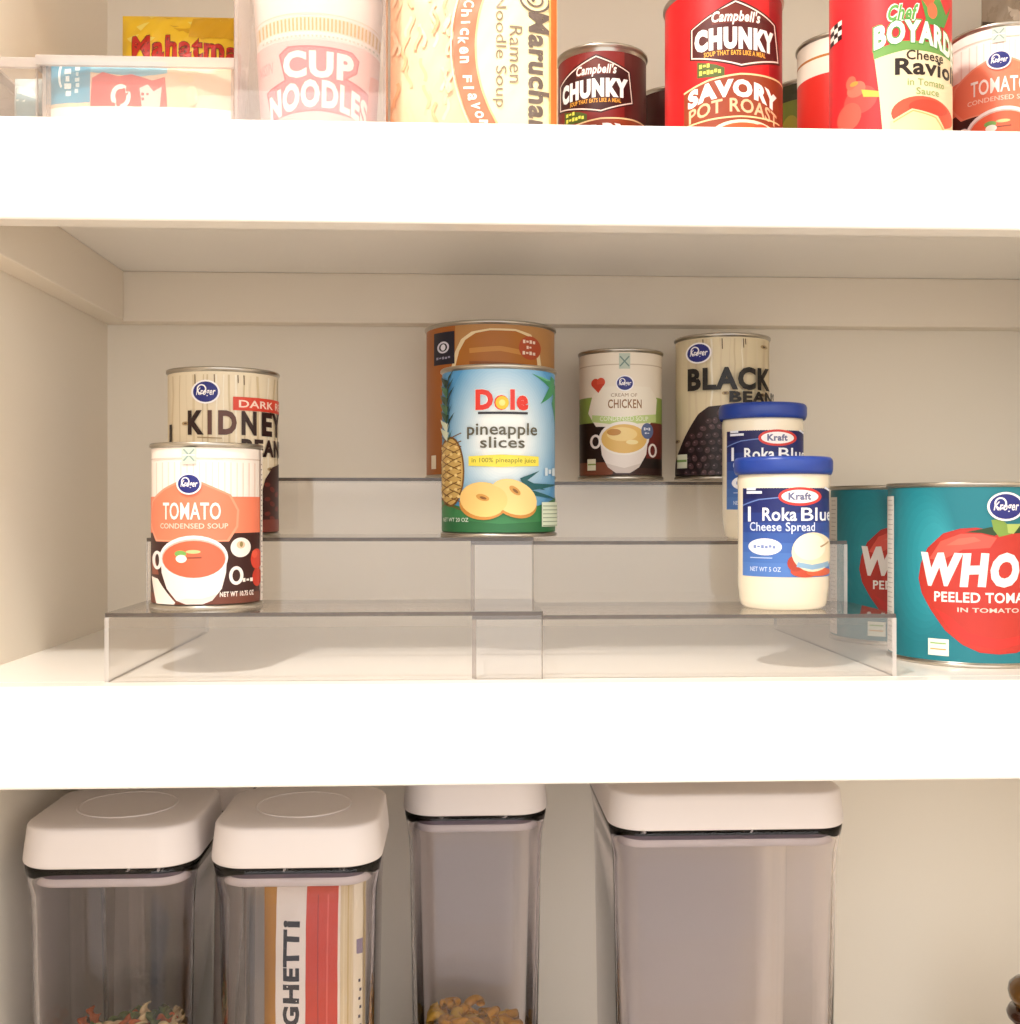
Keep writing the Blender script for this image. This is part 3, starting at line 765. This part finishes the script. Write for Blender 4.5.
def art_rice(P):
    P.all('#F2C52C')
    rd = random.Random(8)
    for i in range(12):
        x = rd.uniform(125, 232); y = rd.uniform(14, 42); P.poly('#F8DE6A' if i % 2 else '#D9A417', [(x, y), (x+rd.uniform(8, 20), y+rd.uniform(-3, 3)), (x+6, y+rd.uniform(3, 7))])
    P.poly('#D8A316', [(196, 20), (238, 14), (238, 40), (194, 42)])
    P.text('#C4281A', 'Mahatma', 139, 41, 240, 64, .03, outline='#7A2A14', ow=.03)
    P.rect('#C4281A', 120, 76, 250, 96)
packet('rice_bag', 'yellow rice bag with red lettering standing behind the clear bin', 'rice bag', 181, .815, T_TOP, 84, 138, 34, art_rice, (125, 238, 14, 204), crease=1.0, bodycol='#EDBE2A', seed=3)

def art_blue(P):
    P.all('#E3C8AA'); P.rect('#4F9DBC', 44, 64, 88, 108); P.poly('#78BBD2', [(88, 64), (165, 66), (165, 78), (140, 82), (88, 78)])
    P.ring('#EAF4F4', 62, 80, 8, 16, 2.5, a0=2.2, a1=4.4); P.small('#EAF4F4', 61, 74, 68, 103, 4, True); P.small('#CBE4EA', 72, 72, 77, 100, 5, True)
    P.poly('#D2504E', [(90, 84), (100, 78), (116, 82), (130, 80), (150, 86), (163, 82), (166, 118), (88, 118)])
    P.ring('#F8E9E2', 119, 102, 10, 12, 4.5); P.poly('#F2C9C2', [(138, 94), (146, 90), (152, 97), (160, 92), (158, 112), (140, 112)])
    P.ell('#EBC7A0', 184, 84, 8, 4); P.ell('#EFD2B0', 190, 100, 6, 10); P.rect('#FBF4EC', 30, 112, 240, 150)
packet('mix_packet', 'pale packet with blue and pink print lying behind the clear bin front', 'packet', 144, .702, T_TOP+2.2, 115, 59, 15, art_blue, (45, 232, 61, 154), crease=.4, bodycol='#F1E6DC', seed=5)
def art_grey(P):
    P.all('#B9CBCB'); P.poly('#DCE6E2', [(-60, 60), (30, 80), (40, 95), (-60, 90)]); P.poly('#8FA9AE', [(10, 84), (40, 92), (40, 130), (10, 130)])
packet('mix_packet', 'grey-blue packet in the clear bin at the far left edge', 'packet', 30.5, .716, T_TOP+2.2, 19, 51, 14, art_grey, (4, 42, 66, 150), crease=.8, bodycol='#B9C9C9', seed=6)
def art_white(P): P.all('#F5EDE6'); P.rect('#E5D4C8', 60, 50, 250, 60)
packet('paper_packet', 'white folded packet behind the blue and pink packet', 'packet', 161, .742, T_TOP+2.2, 116, 71, 12, art_white, (40, 225, 48, 150), crease=.6, bodycol='#F3EAE2', seed=8)
def art_brown(P): P.all('#A3917E'); P.poly('#5A4A3E', [(985, -4), (992, 4), (990, 18), (984, 14)]); P.poly('#C8B8A6', [(1000, -10), (1030, 0), (1010, 14)])
packet('snack_bag', 'crumpled greyish brown bag behind the upper tomato soup can', 'bag', 1022, .862, T_TOP, 66, 192, 40, art_brown, (985, 1060, -30, 170), crease=2.4, bodycol='#9A8874', seed=11)

# ------------------------------------------------------------------ clear bins
def bin_(label, x0, x1, D0, D1, h, lip=True):
    z = EYE+T_TOP*MM
    t = thing('clear_bin', label, 'storage bin', ((x0+x1)/2, (D0+D1)/2, z))
    ox, oy = (x0+x1)/2, (D0+D1)/2; th = .0018; H = h*MM
    a, b, c_, d = x0-ox, x1-ox, D0-oy, D1-oy
    panel('bin_floor', a, b, c_, d, 0, th, t, M_BIN, M_BIN_EDGE, 2)
    panel('bin_front', a, b, c_, c_+th, th, H, t, M_BIN, M_BIN_EDGE, 1)
    panel('bin_back', a, b, d-th, d, th, H, t, M_BIN, M_BIN_EDGE, 1)
    panel('bin_side', a, a+th, c_+th, d-th, th, H, t, M_BIN, M_BIN_EDGE, 0)
    panel('bin_side', b-th, b, c_+th, d-th, th, H, t, M_BIN, M_BIN_EDGE, 0)
    if lip:
        e = .003
        boxes('bin_rim', [(a-e, b+e, c_-e, c_, H-.006, H), (a-e, b+e, d, d+e, H-.006, H), (a-e, a, c_, d, H-.006, H), (b, b+e, c_, d, H-.006, H)], M_BIN_EDGE, t)
    return t
bin_('low clear bin holding the blue and pink packet', X_at(42, .69), X_at(233.5, .69), .690, .762, 57.5)
bin_('low clear bin at the far left edge of the upper shelf', LEFT+.0015, X_at(36, .69), .692, .762, 56.5)
bin_('tall clear bin around the instant noodle cup', X_at(234, .672), X_at(386, .672), .672, .776, 150, False)

# ------------------------------------------------------------------ canisters
def canister(label, px, D, h, hy=None, Hb=292.0):
    hy = hy or h
    zf = D-hy*MM; loc = (X_at(px, zf), D, EYE+T_LOW*MM)
    t = thing('storage_canister', label, 'canister', loc, 0, 'tall clear canisters with white lids')
    def ring(d, z, cr=22): return rsq(h+d, cr, z, 10, hy+d)
    outer = [(-11, 0, 16), (-9.5, 2, 18), (-8.6, 8, 19), (-4.6, Hb-34, 22), (-3.8, Hb-20, 22), (-2.4, Hb-10, 23), (-1.2, Hb-4, 24), (-1, Hb, 24)]
    inner = [(-3.4, Hb, 22), (-4.2, Hb-9, 22), (-6.4, Hb-20, 20), (-7.2, Hb-34, 20), (-11, 9, 17), (-13, 5, 15)]
    R = [ring(d, z, c) for d, z, c in outer]+[ring(d, z, c) for d, z, c in inner]
    loft('canister_body', R, M_CAN, t)
    zl = Hb
    lid = loft('lid', [ring(-4, zl+.3, 21), ring(-1, zl+.3, 24), ring(-.2, zl+1, 25), ring(0, zl+2.4, 25), ring(-.5, zl+9, 25), ring(-1.7, zl+20, 25), ring(-2.0, zl+23, 25), ring(-2.8, zl+24.2, 24), ring(-4.4, zl+24.7, 22), ring(-6, zl+25.0, 21), ring(-12, zl+25.2, 19)], M_LID, t)
    rb = min(h, hy)*.56
    lathe('button', [(rb+1.4, 25.3), (rb+1.2, 26.0), (rb+.2, 26.0), (rb, 25.6), (rb-.8, 25.5), (0, 25.3)], M_LID, lid, 48, True, zl*MM)
    loft('gasket', [ring(-6.0, zl-7.5, 20), ring(-4.9, zl-6.5, 21), ring(-4.9, zl-1, 21), ring(-5.4, zl+.1, 21)], M_GASK, t)
    loft('seal_plate', [ring(-9, zl-13.4, 17), ring(-7.6, zl-12.6, 18), ring(-7.2, zl-8.4, 19), ring(-7.8, zl-7.6, 18)], M_PLATE, t)
    return t, loc
c1, l1 = canister('clear canister at the left with tricolour pasta in the bottom', 101, .744, 55.5)
c0, l0 = canister('clear canister mostly hidden behind the tricolour pasta one', 160, .866, 55)
c2, l2 = canister('clear canister holding the spaghetti bag', 292, .739, 54.2)
c3, l3 = canister('narrow clear canister with golden pasta, third from the left', 476, .848, 53.5)
c4, l4 = canister('widest clear canister, empty, right of the golden pasta one', 733.5, .834, 84.5, 82)

# spaghetti bag
def art_spag(P):
    P.all('#E3CFA2')
    for i in range(28): P.line('#D2B77E' if i % 2 else '#EAD9B2', [(258+i*4, 880), (258+i*4, 1200)], 1.2)
    P.rect('#B9812A', 265, 880, 278.5, 1200); P.rect('#EFE6DA', 278.5, 880, 308.5, 1200); P.rect('#CE3A1C', 308.5, 880, 340, 1200); P.rect('#EFE0CC', 340, 880, 342.5, 1200)
    P.rect('#EFE2C6', 355, 890, 364, 1200); P.rect('#8A7C94', 358, 945, 364, 960)
    P.text('#1E1B24', 'SPAGHETT', 286, 932.5, 302.5, 1078, .045, rot='ccw'); P.text('#1E1B24', 'i', 286, 924, 302.5, 930.5, .045, rot='ccw')
    P.line('#E0604C', [(330, 900), (329, 1190)], 1.5); P.line('#A82C1E', [(320, 900), (322, 1190)], 1)
    for i in range(9): P.rect('#3A3440', 360+(i % 2), 985+i*9, 362+(i % 2), 988+i*9)
packet('spaghetti_bag', 'spaghetti bag with a red stripe standing inside a canister', 'spaghetti bag', 316, .722, T_LOW+9.4, 66, 266, 26, art_spag, (265, 367, 885, 1298), crease=.5, bodycol='#E2CFA6', seed=4)

# ------------------------------------------------------------------ pasta
def rotini_mesh(name, m):
    V = []; Fc = []; n = 28; w = 4.2
    for k in range(n+1):
        a = k/n*3.2*pi; z = (k/n-.5)*26
        ww = w*(.75+.25*sin(pi*k/n))
        for s in (-1, -.5, .5, 1):
            for q in (-.5, .5):
                V.append(((s*ww*cos(a)-q*1.3*sin(a))*MM, (s*ww*sin(a)+q*1.3*cos(a))*MM, z*MM))
    for k in range(n):
        b = k*8; loop = [0, 2, 4, 6, 7, 5, 3, 1]
        for i in range(8):
            x, y = loop[i], loop[(i+1) % 8]; Fc.append((b+x, b+y, b+8+y, b+8+x))
    Fc.append((0, 1, 3, 5, 7, 6, 4, 2)); b = n*8; Fc.append((b, b+2, b+4, b+6, b+7, b+5, b+3, b+1))
    me = bpy.data.meshes.new(name); me.from_pydata(V, [], Fc); me.materials.append(m)
    for p in me.polygons: p.use_smooth = True
    return me
def elbow_mesh(name, m):
    V = []; Fc = []; n = 10; s = 10; Rb = 6.5
    rings = []
    for r in (3.6, 2.3):
        for k in range(n+1):
            a = k/n*pi*.95; row = []
            for i in range(s):
                b = 2*pi*i/s; row.append(len(V))
                q = Rb+r*cos(b); V.append((q*cos(a)*MM, q*sin(a)*MM, r*sin(b)*MM))
            rings.append(row)
    N = n+1
    for h in (0, 1):
        for k in range(n):
            A, B = rings[h*N+k], rings[h*N+k+1]
            for i in range(s): Fc.append((A[i], A[(i+1) % s], B[(i+1) % s], B[i]))
    for k in (0, n):
        A, B = rings[k], rings[N+k]
        for i in range(s): Fc.append((A[i], A[(i+1) % s], B[(i+1) % s], B[i]))
    me = bpy.data.meshes.new(name); me.from_pydata(V, [], Fc); me.materials.append(m)
    for p in me.polygons: p.use_smooth = True
    return me
def pile(label, cx, cy, half, up_top, meshes, labels, grp, name, size, seed, mname, mcol, slope):
    rd = random.Random(seed)
    n = 22; V = []; Fc = []
    zb = EYE+(T_LOW+9.3)*MM
    hts = {}
    def hgt(x, y): return up_top-size*.9+slope(x, y)
    for j in range(n+1):
        for i in range(n+1):
            x = -half+2*half*i/n; y = -half+2*half*j/n
            V.append((cx+x*MM, cy+y*MM, EYE+(hgt(x, y)+rd.uniform(-2, 2))*MM))
    for j in range(n):
        for i in range(n):
            a = j*(n+1)+i; Fc.append((a, a+1, a+n+2, a+n+1))
    b = len(V); k2 = .93
    V += [(cx-half*k2*MM, cy-half*k2*MM, zb), (cx+half*k2*MM, cy-half*k2*MM, zb), (cx+half*k2*MM, cy+half*k2*MM, zb), (cx-half*k2*MM, cy+half*k2*MM, zb)]
    Fc.append((b, b+3, b+2, b+1))
    Fc.append(tuple([i for i in range(n, -1, -1)]+[b, b+1]))
    Fc.append(tuple([j*(n+1)+n for j in range(n, -1, -1)]+[b+1, b+2]))
    Fc.append(tuple([n*(n+1)+i for i in range(n+1)]+[b+2, b+3][::1]))
    Fc.append(tuple([j*(n+1) for j in range(n+1)]+[b+3, b]))
    o = mesh(mname, V, Fc, mat(mname+'_paste', mcol, .6, bump=(220, .6)), None, None, True)
    tag(o, 'mass of '+label, 'pasta', None, 'stuff')
    cells = []
    m = int(2*half/size)
    for j in range(m):
        for i in range(m):
            cells.append((-half+size*.8+(2*half-size*1.6)*i/(m-1), -half+size*.8+(2*half-size*1.6)*j/(m-1)))
    for i, (x, y) in enumerate(cells):
        q = rd.randrange(len(meshes))
        p = bpy.data.objects.new(name, meshes[q]); COL.objects.link(p)
        p.location = (cx+(x+rd.uniform(-1, 1))*MM, cy+(y+rd.uniform(-1, 1))*MM, EYE+(hgt(x, y)+size*.34+rd.uniform(-.5, 2.5))*MM)
        p.rotation_euler = (rd.uniform(-.6, .6)+(pi/2 if name == 'rotini' else 0), rd.uniform(-.5, .5), rd.uniform(0, 2*pi))
        tag(p, labels[q], 'pasta', grp+(' %s' % labels[q].split()[0]))
mo, mg, mc = mat('pasta_orange', '#D5621E', .5), mat('pasta_green', '#5A6C28', .5), mat('pasta_cream', '#EFD096', .5)
pile('tricolour spiral pasta filling the left canister', l1[0], l1[1], 40, -349, [rotini_mesh('rotini', mo), rotini_mesh('rotini', mg), rotini_mesh('rotini', mc)],
     ['orange spiral pasta piece in the left canister', 'green spiral pasta piece in the left canister', 'cream spiral pasta piece in the left canister'], 'spiral pasta', 'rotini', 13, 3, 'rotini_filling', '#7E5A30', lambda x, y: 3*sin(x*.09)+2*cos(y*.1))
my, mw = mat('pasta_gold', '#E09A1C', .45), mat('pasta_yellow', '#EDB83E', .45)
pile('golden elbow pasta filling the narrow canister', l3[0], l3[1], 38.5, -397, [elbow_mesh('elbow_macaroni', my), elbow_mesh('elbow_macaroni', mw)],
     ['deep golden elbow pasta piece in the narrow canister', 'pale yellow elbow pasta piece in the narrow canister'], 'elbow pasta', 'elbow_macaroni', 11, 5, 'macaroni_filling', '#A8741F', lambda x, y: 5*cos((x+22)*.06)-3)

# little brown bottle at the right edge
loc = at(1031, .80, T_LOW)
c = thing('glass_bottle', 'dark brown bottle with a round stopper at the lower right edge', 'bottle', loc)
m_am = mat('amber_glass', '#3A1C0C', .08, coat=.5)
lathe('bottle_body', [(0, 0), (26, 0), (29, 2), (30, 8), (30, 95), (27, 110), (18, 121), (12, 127), (11.5, 131), (16, 135), (17, 139), (15, 143), (0, 143)], m_am, c)
lathe('stopper', [(0, 143.1), (10, 143.1), (12, 145), (15, 150), (16, 155), (15, 160), (11, 164), (5, 166), (0, 166.2)], mat('amber_stopper', '#6B4A22', .12, coat=.5), c)

# ------------------------------------------------------------------ light and camera
def area(name, loc, target, size, power, col, shape='DISK'):
    l = bpy.data.lights.new(name, 'AREA'); l.shape = shape; l.size = size; l.energy = power; l.color = col
    o = bpy.data.objects.new(name, l); COL.objects.link(o); o.location = loc
    d = Vector(target)-Vector(loc); o.rotation_euler = d.to_track_quat('-Z', 'Y').to_euler()
    return o
area('ceiling_lamp', (-.24, .17, 2.43), (-.05, .70, 1.4), .08, 10, (1, .95, .88))
w = bpy.data.worlds.new('room_light'); SC.world = w; w.use_nodes = True
nt = w.node_tree; bg = nt.nodes['Background']
tc = nt.nodes.new('ShaderNodeTexCoord'); sx = nt.nodes.new('ShaderNodeSeparateXYZ'); nt.links.new(tc.outputs['Generated'], sx.inputs[0])
mr = nt.nodes.new('ShaderNodeMapRange'); mr.inputs['From Min'].default_value = -.30; mr.inputs['From Max'].default_value = .22
mr.inputs['To Min'].default_value = .80; mr.inputs['To Max'].default_value = 2.75     # dim lower half of the room, bright upper half
nt.links.new(sx.outputs['Z'], mr.inputs['Value']); nt.links.new(mr.outputs[0], bg.inputs['Strength'])
bg.inputs['Color'].default_value = (1, .972, .948, 1)

cam = bpy.data.cameras.new('camera'); co = bpy.data.objects.new('camera', cam); COL.objects.link(co)
co.location = (0, 0, EYE); co.rotation_euler = (pi/2, 0, -YAW)
cam.sensor_fit = 'HORIZONTAL'; cam.sensor_width = 36; cam.lens = 36*F/1020
cam.shift_y = -(512-HOR)/1020
cam.clip_start = .01
SC.camera = co
SC.view_settings.view_transform = 'Standard'; SC.view_settings.look = 'None'
SC.view_settings.gamma = 1; SC.view_settings.use_curve_mapping = False
SC.view_settings.exposure = 0.10
SC.cycles.transparent_max_bounces = 48
